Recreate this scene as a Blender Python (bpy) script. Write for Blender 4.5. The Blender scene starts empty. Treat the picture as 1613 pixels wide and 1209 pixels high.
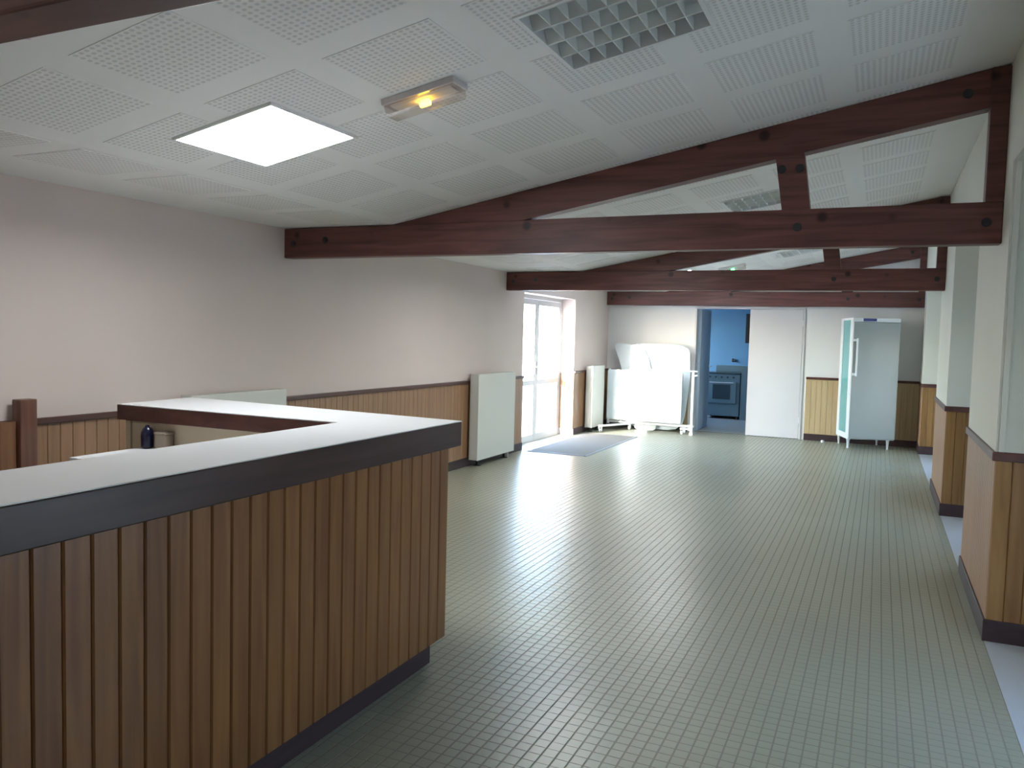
import bpy, bmesh, math, random
from mathutils import Vector, Matrix
random.seed(7)
S = bpy.context.scene
C = S.collection

# ------------------------------------------------------------------ camera, sky, sun, exposure
F_PX, YAW, PITCH, ROLL, EYE = 1265.57, 0.4278, -0.0609, 0.0259, 1.5
fw = Vector((-math.sin(YAW) * math.cos(PITCH), math.cos(YAW) * math.cos(PITCH), math.sin(PITCH)))
rt = Vector((math.cos(YAW), math.sin(YAW), 0))
up = rt.cross(fw)
camR = math.cos(ROLL) * rt + math.sin(ROLL) * up
camU = -math.sin(ROLL) * rt + math.cos(ROLL) * up
cd = bpy.data.cameras.new('camera')
cam = bpy.data.objects.new('camera', cd)
C.objects.link(cam)
cd.sensor_fit = 'HORIZONTAL'
cd.sensor_width = 36.0
cd.lens = F_PX / 1613 * 36.0
cd.clip_start = 0.03
cd.clip_end = 300
M = Matrix((camR, camU, -fw)).transposed().to_4x4()
M.translation = Vector((0, 0, EYE))
cam.matrix_world = M
S.camera = cam

W = bpy.data.worlds.new('sky')
S.world = W
W.use_nodes = True
nt = W.node_tree
nt.nodes.clear()
sky = nt.nodes.new('ShaderNodeTexSky')
sky.sky_type = 'NISHITA'
sky.sun_disc = False
sky.sun_elevation = math.radians(32)
sky.sun_rotation = math.radians(198.5)
sky.dust_density = 1.1
sky.ozone_density = 1.2
bg = nt.nodes.new('ShaderNodeBackground')
bg.inputs['Strength'].default_value = 1.75
wo = nt.nodes.new('ShaderNodeOutputWorld')
nt.links.new(sky.outputs[0], bg.inputs['Color'])
nt.links.new(bg.outputs[0], wo.inputs['Surface'])

sl = bpy.data.lights.new('sun', 'SUN')
sl.energy = 7.0
sl.angle = math.radians(1.5)
sl.color = (1.0, 0.99, 0.98)
sun = bpy.data.objects.new('sun', sl)
C.objects.link(sun)
sd = Vector((1.0, 3.0, -0.66))
sun.rotation_euler = sd.to_track_quat('-Z', 'Y').to_euler()

S.view_settings.view_transform = 'Standard'
S.view_settings.look = 'None'
S.view_settings.gamma = 1.0
S.view_settings.use_curve_mapping = False
S.view_settings.exposure = 1.7


def portal(loc, direction, sx, sy):
    l = bpy.data.lights.new('daylight_portal', 'AREA')
    l.shape = 'RECTANGLE'
    l.size, l.size_y = sx, sy
    l.cycles.is_portal = True
    o = bpy.data.objects.new('daylight_portal', l)
    o.location = loc
    o.rotation_euler = Vector(direction).to_track_quat('-Z', 'Y').to_euler()
    C.objects.link(o)


LED_STRENGTH = 11.5

# ------------------------------------------------------------------ room dimensions (metres)
XL, XR = -4.22, 0.556          # left wall plane, line of the pillars
XW = 1.10                      # window plane on the right
Y0, YB = -3.6, 13.14           # rear end, far wall plane
ZF = 2.275                     # flat strip of ceiling along the left wall
DY0_, DY1_ = 9.57, 11.50
XK = 2.13 * -1 - (2.48 - ZF) / 0.187   # where the slope begins
RAIL = 0.975


def zc(x):
    return max(ZF, 2.48 + 0.187 * (x + 2.13))


# ------------------------------------------------------------------ materials
def mat(name, color, rough=0.5, spec=0.5, metal=0.0):
    m = bpy.data.materials.new(name)
    m.use_nodes = True
    b = m.node_tree.nodes['Principled BSDF']
    b.inputs['Base Color'].default_value = (*color, 1)
    b.inputs['Roughness'].default_value = rough
    b.inputs['Specular IOR Level'].default_value = spec
    b.inputs['Metallic'].default_value = metal
    return m


def N(m, t, **k):
    n = m.node_tree.nodes.new(t)
    for a, v in k.items():
        setattr(n, a, v)
    return n


def L(m, a, b):
    m.node_tree.links.new(a, b)


def bump(m, height, strength=0.2, dist=0.002):
    b = N(m, 'ShaderNodeBump')
    b.inputs['Strength'].default_value = strength
    b.inputs['Distance'].default_value = dist
    L(m, height, b.inputs['Height'])
    L(m, b.outputs[0], m.node_tree.nodes['Principled BSDF'].inputs['Normal'])


def ramp(m, fac, stops):
    r = N(m, 'ShaderNodeValToRGB')
    e = r.color_ramp.elements
    while len(e) < len(stops):
        e.new(0.5)
    for i, (p, c) in enumerate(stops):
        e[i].position = p
        e[i].color = (*c, 1)
    L(m, fac, r.inputs[0])
    return r.outputs[0]


def wood(name, dark, light, scale, rough=0.35, knots=None, vary=0.25):
    """grain stretched along one axis (small scale number), tint differing per piece"""
    m = mat(name, light, rough)
    tc = N(m, 'ShaderNodeTexCoord')
    oi = N(m, 'ShaderNodeObjectInfo')
    mp = N(m, 'ShaderNodeMapping')
    mp.inputs['Scale'].default_value = scale
    L(m, tc.outputs['Object'], mp.inputs['Vector'])
    cm = N(m, 'ShaderNodeCombineXYZ')
    mu = N(m, 'ShaderNodeMath', operation='MULTIPLY')
    mu.inputs[1].default_value = 37.0
    L(m, oi.outputs['Random'], mu.inputs[0])
    for i in range(3):
        L(m, mu.outputs[0], cm.inputs[i])
    L(m, cm.outputs[0], mp.inputs['Location'])
    n = N(m, 'ShaderNodeTexNoise')
    n.inputs['Scale'].default_value = 1.0
    n.inputs['Detail'].default_value = 4
    n.inputs['Distortion'].default_value = 0.6
    L(m, mp.outputs[0], n.inputs['Vector'])
    col = ramp(m, n.outputs['Fac'], [(0.32, dark), (0.68, light)])
    if knots:
        v = N(m, 'ShaderNodeTexVoronoi')
        v.inputs['Scale'].default_value = knots
        L(m, tc.outputs['Object'], v.inputs['Vector'])
        mr = N(m, 'ShaderNodeMapRange')
        mr.inputs['From Min'].default_value = 0.10
        mr.inputs['From Max'].default_value = 0.20
        L(m, v.outputs['Distance'], mr.inputs['Value'])
        mx = N(m, 'ShaderNodeMix', data_type='RGBA')
        L(m, mr.outputs[0], mx.inputs['Factor'])
        mx.inputs['A'].default_value = (*[c * 0.35 for c in dark], 1)
        L(m, col, mx.inputs['B'])
        col = mx.outputs['Result']
    hs = N(m, 'ShaderNodeHueSaturation')
    mr2 = N(m, 'ShaderNodeMapRange')
    mr2.inputs['To Min'].default_value = 1 - vary
    mr2.inputs['To Max'].default_value = 1 + vary
    L(m, oi.outputs['Random'], mr2.inputs['Value'])
    L(m, mr2.outputs[0], hs.inputs['Value'])
    L(m, col, hs.inputs['Color'])
    L(m, hs.outputs[0], m.node_tree.nodes['Principled BSDF'].inputs['Base Color'])
    bump(m, n.outputs['Fac'], 0.12, 0.001)
    return m


def plaster(name, color, scale=60, strength=0.12, rough=0.7):
    m = mat(name, color, rough, 0.3)
    tc = N(m, 'ShaderNodeTexCoord')
    n = N(m, 'ShaderNodeTexNoise')
    n.inputs['Scale'].default_value = scale
    n.inputs['Detail'].default_value = 3
    L(m, tc.outputs['Object'], n.inputs['Vector'])
    n2 = N(m, 'ShaderNodeTexNoise')
    n2.inputs['Scale'].default_value = 0.9
    L(m, tc.outputs['Object'], n2.inputs['Vector'])
    col = ramp(m, n2.outputs['Fac'], [(0.3, tuple(c * 0.94 for c in color)), (0.7, color)])
    L(m, col, m.node_tree.nodes['Principled BSDF'].inputs['Base Color'])
    bump(m, n.outputs['Fac'], strength, 0.002)
    return m


M_wall = plaster('peach_plaster', (0.73, 0.62, 0.575))
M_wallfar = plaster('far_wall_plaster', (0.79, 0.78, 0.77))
M_pillar = plaster('cream_plaster', (0.72, 0.72, 0.64))
M_ceil = plaster('ceiling_white', (0.87, 0.865, 0.85), 90, 0.05)
M_kitchen = plaster('blue_kitchen_paint', (0.16, 0.37, 0.62), 40, 0.05, 0.5)
M_beam = wood('dark_beam_wood', (0.080, 0.028, 0.025), (0.175, 0.064, 0.054), (1.6, 14, 22), 0.45, knots=5.0, vary=0.12)
M_fascia = wood('dark_fascia_wood', (0.030, 0.013, 0.016), (0.062, 0.028, 0.030), (10, 1.4, 20), 0.35, vary=0.1)
M_rail = wood('dark_rail_wood', (0.06, 0.022, 0.018), (0.11, 0.042, 0.032), (8, 1.4, 20), 0.35, vary=0.1)
M_base = wood('dark_plinth_wood', (0.035, 0.018, 0.022), (0.06, 0.032, 0.036), (6, 1.4, 20), 0.45, vary=0.1)
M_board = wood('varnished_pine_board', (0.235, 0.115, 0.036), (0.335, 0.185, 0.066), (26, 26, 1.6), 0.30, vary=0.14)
M_boardback = wood('glare_paled_wainscot_board', (0.47, 0.345, 0.19), (0.56, 0.42, 0.24), (26, 26, 1.6), 0.35, vary=0.05)  # same wood as the other wainscot, paled in colour for the veiling glare
M_barboard = wood('bar_front_board', (0.180, 0.070, 0.026), (0.262, 0.118, 0.040), (26, 26, 1.6), 0.32, vary=0.12)
M_boardp = wood('pillar_board_lit_side', (0.37, 0.20, 0.115), (0.46, 0.27, 0.165), (26, 26, 1.6), 0.32, vary=0.06)  # lighter copy of the pillar boards: door light put into the colour
M_boardl = wood('glare_tinted_pine_board', (0.27, 0.142, 0.075), (0.35, 0.198, 0.108), (26, 26, 1.6), 0.32, vary=0.08)  # pine tone mixed towards the pink of glare and darkened for shade
M_batten = mat('groove_wood', (0.16, 0.07, 0.025), 0.5)
M_gate = wood('brown_gate_board', (0.19, 0.085, 0.042), (0.28, 0.14, 0.07), (26, 26, 1.6), 0.4, vary=0.1)
M_post = wood('brown_post_wood', (0.12, 0.05, 0.032), (0.19, 0.085, 0.055), (26, 26, 1.6), 0.4, vary=0.05)
M_lam = mat('white_laminate', (0.70, 0.71, 0.715), 0.22, 0.5)
M_beige = mat('beige_laminate', (0.52, 0.43, 0.31), 0.4)
M_rad = mat('radiator_enamel', (0.66, 0.66, 0.60), 0.35)
M_radside = mat('radiator_side_enamel', (0.60, 0.60, 0.56), 0.4)
M_dark = mat('dark_iron', (0.03, 0.03, 0.035), 0.5)
M_alu = mat('pale_aluminium', (0.62, 0.63, 0.65), 0.4, 0.5, 0.2)
M_louv = mat('louvre_aluminium', (0.72, 0.75, 0.73), 0.45, 0.5, 0.0)
M_whitem = mat('white_painted_metal', (0.80, 0.80, 0.80), 0.35)
M_fridge = mat('fridge_enamel', (0.33, 0.36, 0.35), 0.35)
M_fridgew = mat('fridge_white_trim', (0.80, 0.84, 0.85), 0.3)
M_teal = mat('teal_glass', (0.14, 0.42, 0.44), 0.08, 0.6)
M_blue = mat('navy_plate', (0.05, 0.06, 0.22), 0.3)
M_door = plaster('door_leaf_paint', (0.62, 0.60, 0.60), 30, 0.03, 0.45)
M_doorb = mat('door_leaf_blue_side', (0.42, 0.50, 0.58), 0.45)
M_steel = mat('brushed_steel', (0.13, 0.21, 0.25), 0.4, 0.5, 0.3)
M_dsteel = mat('dark_oven_glass', (0.03, 0.05, 0.06), 0.15)
M_board_w = mat('sky_tinted_tabletop', (0.66, 0.73, 0.76), 0.3)  # white board with the sky's blue light tinted into its colour
M_plastic = mat('off_white_plastic', (0.68, 0.64, 0.64), 0.4)
M_navyp = mat('dark_blue_plastic', (0.004, 0.005, 0.022), 0.25)
M_greyp = mat('grey_plastic', (0.28, 0.28, 0.27), 0.5)
M_tan = mat('brown_grey_plastic', (0.30, 0.24, 0.19), 0.5)
M_concrete = plaster('pale_concrete', (0.55, 0.53, 0.50), 12, 0.2)
M_grout = mat('grout', (0.25, 0.245, 0.19), 0.8, 0.2)
M_strip = plaster('grey_floor_strip', (0.50, 0.52, 0.53), 30, 0.05, 0.35)
M_kfloor = mat('kitchen_floor', (0.50, 0.52, 0.50), 0.3)


def tile_material(name, k):
    m = mat(name, (0.45, 0.45, 0.36), 0.27, 0.5)
    g = N(m, 'ShaderNodeNewGeometry')
    sn = N(m, 'ShaderNodeVectorMath', operation='SNAP')
    sn.inputs[1].default_value = (0.053, 0.053, 10.0)
    of = N(m, 'ShaderNodeVectorMath', operation='SUBTRACT')
    of.inputs[1].default_value = (XR, Y0, 0)
    L(m, g.outputs['Position'], of.inputs[0])
    L(m, of.outputs[0], sn.inputs[0])
    wn = N(m, 'ShaderNodeTexWhiteNoise', noise_dimensions='3D')
    L(m, sn.outputs[0], wn.inputs['Vector'])
    col = ramp(m, wn.outputs['Value'], [(0.0, (0.372, 0.371, 0.272)), (0.5, (0.378, 0.375, 0.276)), (1.0, (0.386, 0.380, 0.281))])
    n = N(m, 'ShaderNodeTexNoise')
    n.inputs['Scale'].default_value = 1.3
    n.inputs['Detail'].default_value = 2
    L(m, g.outputs['Position'], n.inputs['Vector'])
    hs = N(m, 'ShaderNodeHueSaturation')
    mr = N(m, 'ShaderNodeMapRange')
    mr.inputs['To Min'].default_value = 0.9 * k
    mr.inputs['To Max'].default_value = 1.1 * k
    L(m, n.outputs['Fac'], mr.inputs['Value'])
    L(m, mr.outputs[0], hs.inputs['Value'])
    L(m, col, hs.inputs['Color'])
    b = m.node_tree.nodes['Principled BSDF']
    L(m, hs.outputs[0], b.inputs['Base Color'])
    mr2 = N(m, 'ShaderNodeMapRange')
    mr2.inputs['To Min'].default_value = 0.33
    mr2.inputs['To Max'].default_value = 0.33
    L(m, wn.outputs['Value'], mr2.inputs['Value'])
    L(m, mr2.outputs[0], b.inputs['Roughness'])
    return m


M_tile = tile_material('ceramic_floor_tile', 0.84)


def perforated_material():
    """white plasterboard with rows of punched holes (dark dots, slightly sunk)"""
    m = mat('perforated_plasterboard', (0.72, 0.715, 0.70), 0.7, 0.3)
    tc = N(m, 'ShaderNodeTexCoord')
    mp = N(m, 'ShaderNodeMapping')
    p = 0.46 / 17
    mp.inputs['Scale'].default_value = (1 / p, 1 / p, 0)
    mp.inputs['Location'].default_value = (50.5, 50.5, 0)
    L(m, tc.outputs['Object'], mp.inputs['Vector'])
    fr = N(m, 'ShaderNodeVectorMath', operation='FRACTION')
    L(m, mp.outputs[0], fr.inputs[0])
    su = N(m, 'ShaderNodeVectorMath', operation='SUBTRACT')
    su.inputs[1].default_value = (0.5, 0.5, 0)
    L(m, fr.outputs[0], su.inputs[0])
    ln = N(m, 'ShaderNodeVectorMath', operation='LENGTH')
    L(m, su.outputs[0], ln.inputs[0])
    mr = N(m, 'ShaderNodeMapRange')
    mr.inputs['From Min'].default_value = 0.18
    mr.inputs['From Max'].default_value = 0.42
    L(m, ln.outputs['Value'], mr.inputs['Value'])
    col = ramp(m, mr.outputs[0], [(0.0, (0.64, 0.64, 0.64)), (1.0, (0.85, 0.845, 0.83))])
    L(m, col, m.node_tree.nodes['Principled BSDF'].inputs['Base Color'])
    bump(m, mr.outputs[0], 0.5, 0.002)
    return m


M_perf = perforated_material()


def glass_material(name, tint=(1, 1, 1), gloss=0.07):
    m = bpy.data.materials.new(name)
    m.use_nodes = True
    t = m.node_tree
    t.nodes.clear()
    tr = t.nodes.new('ShaderNodeBsdfTransparent')
    tr.inputs[0].default_value = (*tint, 1)
    gl = t.nodes.new('ShaderNodeBsdfGlossy')
    gl.inputs['Roughness'].default_value = 0.03
    mx = t.nodes.new('ShaderNodeMixShader')
    mx.inputs[0].default_value = gloss
    o = t.nodes.new('ShaderNodeOutputMaterial')
    t.links.new(tr.outputs[0], mx.inputs[1])
    t.links.new(gl.outputs[0], mx.inputs[2])
    t.links.new(mx.outputs[0], o.inputs[0])
    return m


M_glass = glass_material('clear_window_pane', (0.93, 0.95, 0.95))
M_lens = glass_material('clear_plastic_lens', (0.92, 0.88, 0.85), 0.12)


def emit(name, color, strength):
    m = mat(name, color, 0.4)
    b = m.node_tree.nodes['Principled BSDF']
    b.inputs['Emission Color'].default_value = (*color, 1)
    b.inputs['Emission Strength'].default_value = strength
    return m


M_led = emit('lit_led_diffuser', (0.93, 0.97, 1.0), LED_STRENGTH)
M_amber = emit('amber_pilot_lamp', (1.0, 0.55, 0.04), 6.0)
M_green = emit('green_pilot_led', (0.1, 1.0, 0.3), 3.0)


def mat_ribs(name, color):
    m = mat(name, color, 0.85, 0.2)
    tc = N(m, 'ShaderNodeTexCoord')
    w = N(m, 'ShaderNodeTexWave')
    w.inputs['Scale'].default_value = 30
    w.bands_direction = 'Y'
    L(m, tc.outputs['Object'], w.inputs['Vector'])
    n = N(m, 'ShaderNodeTexNoise')
    n.inputs['Scale'].default_value = 220
    L(m, tc.outputs['Object'], n.inputs['Vector'])
    col = ramp(m, n.outputs['Fac'], [(0.3, tuple(c * 0.8 for c in color)), (0.7, color)])
    L(m, col, m.node_tree.nodes['Principled BSDF'].inputs['Base Color'])
    bump(m, w.outputs['Fac'], 0.6, 0.003)
    return m


M_mat = mat_ribs('grey_mat_pile', (0.225, 0.205, 0.175))
M_matb = mat('grey_mat_rubber_edge', (0.30, 0.31, 0.32), 0.6)


# ------------------------------------------------------------------ mesh helpers
class MB:
    def __init__(self):
        self.v, self.f = [], []

    def box(self, x0, x1, y0, y1, z0, z1, b=0.0):
        """box; with b > 0 all edges chamfered"""
        if b <= 0:
            k = len(self.v)
            self.v += [(x, y, z) for z in (z0, z1) for y in (y0, y1) for x in (x0, x1)]
            self.f += [tuple(k + i for i in q) for q in
                       ((0, 2, 3, 1), (4, 5, 7, 6), (0, 1, 5, 4), (2, 6, 7, 3), (0, 4, 6, 2), (1, 3, 7, 5))]
        else:
            bm = bmesh.new()
            bmesh.ops.create_cube(bm, size=1)
            for v in bm.verts:
                v.co = Vector(((x0 + x1) / 2 + v.co.x * (x1 - x0), (y0 + y1) / 2 + v.co.y * (y1 - y0), (z0 + z1) / 2 + v.co.z * (z1 - z0)))
            bmesh.ops.bevel(bm, geom=bm.edges[:], offset=b, segments=2, affect='EDGES', profile=0.5)
            self.take(bm)
        return self

    def take(self, bm, mtx=None):
        bm.verts.index_update()
        k = len(self.v)
        for v in bm.verts:
            c = mtx @ v.co if mtx else v.co
            self.v.append(tuple(c))
        for f in bm.faces:
            self.f.append(tuple(k + v.index for v in f.verts))
        bm.free()

    def prism(self, pts, axis, a, b):
        """polygon pts in the plane across `axis`, extruded from a to b"""
        k, n = len(self.v), len(pts)
        for s in (a, b):
            for p, q in pts:
                self.v.append({'X': (s, p, q), 'Y': (p, s, q), 'Z': (p, q, s)}[axis])
        self.f.append(tuple(range(k, k + n)))
        self.f.append(tuple(range(k + 2 * n - 1, k + n - 1, -1)))
        for i in range(n):
            j = (i + 1) % n
            self.f.append((k + i, k + n + i, k + n + j, k + j))
        return self

    def cyl(self, p, q, r, seg=14, r2=None):
        p, q = Vector(p), Vector(q)
        bm = bmesh.new()
        bmesh.ops.create_cone(bm, cap_ends=True, segments=seg, radius1=r, radius2=r if r2 is None else r2, depth=(q - p).length)
        m = (q - p).to_track_quat('Z', 'Y').to_matrix().to_4x4()
        m.translation = (p + q) / 2
        self.take(bm, m)
        return self

    def lathe(self, prof, c, seg=18):
        """prof = [(r, z)...] around the vertical through c"""
        k = len(self.v)
        n = len(prof)
        for i in range(seg):
            a = 2 * math.pi * i / seg
            for r, z in prof:
                self.v.append((c[0] + r * math.cos(a), c[1] + r * math.sin(a), c[2] + z))
        for i in range(seg):
            j = (i + 1) % seg
            for t in range(n - 1):
                self.f.append((k + i * n + t, k + j * n + t, k + j * n + t + 1, k + i * n + t + 1))
        self.f.append(tuple(k + i * n for i in range(seg - 1, -1, -1)))
        self.f.append(tuple(k + i * n + n - 1 for i in range(seg)))
        return self

    def mesh(self, name, off=(0, 0, 0)):
        me = bpy.data.meshes.new(name)
        me.from_pydata([(x - off[0], y - off[1], z - off[2]) for x, y, z in self.v], [], self.f)
        bm = bmesh.new()
        bm.from_mesh(me)
        bmesh.ops.recalc_face_normals(bm, faces=bm.faces)
        bm.to_mesh(me)
        bm.free()
        return me


def wloc(o):
    p = Vector((0, 0, 0))
    while o:
        p += o.location
        o = o.parent
    return p


def obj(name, mb, m, parent=None, local=False, origin=None, smooth=False):
    """ONE mesh object. mb in world coordinates (local=True: in the parent's)."""
    base = wloc(parent) if (parent and not local) else Vector((0, 0, 0))
    org = Vector(origin) if origin is not None else base
    me = mb.mesh(name, org)
    me.materials.append(m)
    if smooth:
        for p in me.polygons:
            p.use_smooth = True
        me.set_sharp_from_angle(angle=math.radians(35))
    o = bpy.data.objects.new(name, me)
    o.location = org - base
    C.objects.link(o)
    if parent:
        o.parent = parent
    return o


def tag(o, label, cat, group=None):
    o['label'] = label
    o['category'] = cat
    if group:
        o['group'] = group
    return o


def thing(name, label, cat, loc=(0, 0, 0), rz=0.0, group=None):
    o = bpy.data.objects.new(name, None)
    o.location = loc
    o.rotation_euler = (0, 0, rz)
    C.objects.link(o)
    return tag(o, label, cat, group)


def struct(name, mb, m, label=None, origin=None, parent=None):
    o = obj(name, mb, m, parent, origin=origin)
    if not parent:
        o['kind'] = 'structure'
    if label:
        o['label'] = label
    return o


def struct_empty(name, loc, label=None):
    o = bpy.data.objects.new(name, None)
    o.location = loc
    o['kind'] = 'structure'
    if label:
        o['label'] = label
    C.objects.link(o)
    return o


def dup(root, loc, label, rz=None):
    r = root.copy()
    C.objects.link(r)
    r.location = loc
    r['label'] = label
    if rz is not None:
        r.rotation_euler = (0, 0, rz)
    for ch in list(root.children):
        c = ch.copy()
        C.objects.link(c)
        c.parent = r
        for g in list(ch.children):
            d = g.copy()
            C.objects.link(d)
            d.parent = c
    return r


_boards = {}


def boards(parent, p0, p1, z0, z1, normal, m, pitch=0.0775, thick=0.016):
    """vertical tongue-and-groove boards, each a part; p0 -> p1 on the plan, front plane lies on that line"""
    p0, p1 = Vector((*p0, 0)), Vector((*p1, 0))
    d = p1 - p0
    n = max(1, round(d.length / pitch))
    w = d.length / n
    key = (round(w, 4), round(z1 - z0, 3), m.name, thick)
    if key not in _boards:
        g, c = (0.0012, 0.0048) if m is M_barboard or m is M_gate else (0.0007, 0.0035)
        h = w / 2
        pts = [(-h + g, 0), (-h + g, -thick + c), (-h + g + c, -thick), (h - g - c, -thick), (h - g, -thick + c), (h - g, 0)]
        me = MB().prism(pts, 'Z', 0, z1 - z0).mesh('board')
        me.materials.append(m)
        _boards[key] = me
    nv = Vector((*normal, 0))
    rz = math.atan2(nv.x, -nv.y)      # local -Y looks along the normal
    base = wloc(parent)
    for i in range(n):
        o = bpy.data.objects.new('board', _boards[key])
        o.location = p0 + d * ((i + 0.5) / n) - nv * thick + Vector((0, 0, z0)) - base
        o.rotation_euler = (0, 0, rz)
        o.parent = parent
        C.objects.link(o)


# ------------------------------------------------------------------ floor
fl = struct('floor', MB().box(XL - 0.30, XR, Y0, YB + 0.16, -0.15, 0.0), M_grout, 'pale green and beige small square ceramic tile floor')
PX, GX, GY, TH = 0.053, 0.0054, 0.0020, 0.0007


def tile_geo(mb, cx, cy, jit):
    a, b, c = (PX - GX) / 2, (PX - GY) / 2, 0.0007
    k = len(mb.v)
    for sx, sy in ((-1, -1), (1, -1), (1, 1), (-1, 1)):
        mb.v.append((cx + sx * a, cy + sy * b, -0.001))
    for sx, sy in ((-1, -1), (1, -1), (1, 1), (-1, 1)):
        mb.v.append((cx + sx * (a - c), cy + sy * (b - c), TH + jit * random.uniform(-1, 1)))
    mb.f += [(k + 4, k + 5, k + 6, k + 7)]
    for i in range(4):
        j = (i + 1) % 4
        mb.f.append((k + i, k + j, k + 4 + j, k + 4 + i))


def project(p):
    d = Vector(p) - Vector((0, 0, EYE))
    q = d.dot(fw)
    if q < 0.1:
        return None
    return 806.5 + F_PX * d.dot(camR) / q, 604.5 - F_PX * d.dot(camU) / q


cells = []
nx = int((XR - (XL - 0.22)) / PX)
ny = int((YB + 0.10 - Y0) / PX)
for i in range(nx):
    for j in range(ny):
        x = XR - (i + 0.5) * PX
        y = Y0 + (j + 0.5) * PX
        if x < XL + 0.03 and not (9.6 < y < 11.47):
            continue
        if -2.05 < x < -1.85 and y < 3.0:
            continue
        cells.append((x, y))


def tile_rank(c):
    p = project((c[0], c[1], 0))
    if p is None or not (8 < p[0] < 1605 and p[1] < 1202):
        return 1e9
    if c[0] < -1.80 and c[1] < 3.2:
        return 1e9
    if c[0] < -1.72 - 0.0 and c[1] < 3.16:
        return 1e9
    return c[0] ** 2 + c[1] ** 2


cells.sort(key=tile_rank)
tm = MB()
tile_geo(tm, 0, 0, 0.0)
tmesh = [None] * 4
for k in range(4):
    t_ = MB()
    tile_geo(t_, 0, 0, 0.00005)
    tmesh[k] = t_.mesh('tile')
    tmesh[k].materials.append(M_tile)
for k, (x, y) in enumerate(cells[:300]):
    o = bpy.data.objects.new('tile', tmesh[k % 4])
    o.location = (x, y, 0)
    o.parent = fl
    C.objects.link(o)
big = MB()
for x, y in cells[300:]:
    tile_geo(big, x, y, 0.00005)
me = bpy.data.meshes.new('tile_field')
me.from_pydata(big.v, [], big.f)
me.materials.append(M_tile)
o = bpy.data.objects.new('tile_field', me)
o['kind'] = 'stuff'
o.parent = fl
C.objects.link(o)

struct('trim_1', MB().box(XR, XW + 0.2, Y0, YB, -0.15, 0.002), M_strip, 'plain grey floor strip along the window bays on the right')
struct('terrace', MB().box(-40, XL - 0.30, -30, 45, -0.25, -0.04), M_concrete)
struct('terrace', MB().box(XW + 0.2, 40, -30, 45, -0.25, -0.04), M_concrete)

# ------------------------------------------------------------------ ceiling with its light openings
sl_u = math.hypot(1, 0.187)
LOUV = [(-1.25, -0.67, 2.70, 3.29), (-1.25, -0.67, 6.85, 7.44), (-1.25, -0.67, 10.92, 11.51)]
LED = (-2.905, -2.345, 2.66, 3.26)
LEDS = [(LED[0], LED[1], y - 0.3, y + 0.3) for y in (-1.15, 2.96, 7.00, 11.08)]


def ceil_quads():
    mb = MB()
    xs = [XL - 0.3, XK, -1.25, -0.67, XW + 0.2]
    ys = sorted([Y0 - 0.2, YB + 0.16] + [v for l in LOUV for v in l[2:]])
    for i in range(len(xs) - 1):
        for j in range(len(ys) - 1):
            mx, my = (xs[i] + xs[i + 1]) / 2, (ys[j] + ys[j + 1]) / 2
            if any(l[0] < mx < l[1] and l[2] < my < l[3] for l in LOUV):
                continue
            k = len(mb.v)
            for a, b in ((xs[i], ys[j]), (xs[i + 1], ys[j]), (xs[i + 1], ys[j + 1]), (xs[i], ys[j + 1])):
                mb.v.append((a, b, zc(a)))
            mb.f.append((k, k + 1, k + 2, k + 3))
    return mb


cb = ceil_quads()
me = bpy.data.meshes.new('ceiling')
me.from_pydata(cb.v, [], cb.f)
me.materials.append(M_ceil)
ceil = bpy.data.objects.new('ceiling', me)
C.objects.link(ceil)
ceil['kind'] = 'structure'
ceil['label'] = 'white plasterboard ceiling with square perforated fields, sloping up to the right'


def clip_rect(r, h):
    """rectangle r minus rectangle h"""
    x0, x1, y0, y1 = r
    a0, a1, b0, b1 = h
    if a0 >= x1 or a1 <= x0 or b0 >= y1 or b1 <= y0:
        return [r]
    out = []
    if x0 < a0: out.append((x0, a0, y0, y1))
    if x1 > a1: out.append((a1, x1, y0, y1))
    m0, m1 = max(x0, a0), min(x1, a1)
    if y0 < b0: out.append((m0, m1, y0, b0))
    if y1 > b1: out.append((m0, m1, b1, y1))
    return out


ang = math.atan(0.187)
field_mesh = {}
for k in range(7):
    for j in range(-12, 16):
        cx, cy = 0.04 - 0.5875 * k, 3.92 + 0.6 * j
        if k == 6:
            cx = -3.50
        if cy < Y0 + 0.3 or cy > YB - 0.25:
            continue
        rects = [(cx - 0.23, cx + 0.23, cy - 0.23, cy + 0.23)]
        for h in LOUV + LEDS:
            hh = (h[0] - 0.02, h[1] + 0.02, h[2] - 0.02, h[3] + 0.02)
            rects = [q for r in rects for q in clip_rect(r, hh)]
        for r in rects:
            if r[1] - r[0] < 0.04 or r[3] - r[2] < 0.04:
                continue
            key = tuple(round(v, 3) for v in (r[0] - cx, r[1] - cx, r[2] - cy, r[3] - cy)) + (k == 6,)
            if key not in field_mesh:
                s = 1 if k == 6 else sl_u
                fm = MB().box((r[0] - cx) * s, (r[1] - cx) * s, r[2] - cy, r[3] - cy, -0.0015, 0.0015).mesh('perforated_field')
                fm.materials.append(M_perf)
                field_mesh[key] = fm
            o = bpy.data.objects.new('perforated_field', field_mesh[key])
            o.location = (cx, cy, zc(cx) - 0.001)
            o.rotation_euler = (0, 0 if k == 6 else -ang, 0)
            o.parent = ceil
            C.objects.link(o)

# ------------------------------------------------------------------ walls
DY0, DY1, DH = 9.57, 11.50, 2.06
wl = struct('wall_left', MB().box(XL - 0.30, XL, Y0, DY0, -0.1, ZF + 0.02).box(XL - 0.30, XL, DY1, YB, -0.1, ZF + 0.02)
            .box(XL - 0.30, XL, DY0, DY1, DH, ZF + 0.02), M_wall, 'peach plaster wall with wood wainscot and glazed double door')
T = 0.016
for a, b in ((Y0, DY0), (DY1, YB)):
    boards(wl, (XL + T, a), (XL + T, b), 0.10, RAIL - 0.035, (1, 0), M_boardl)
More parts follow.
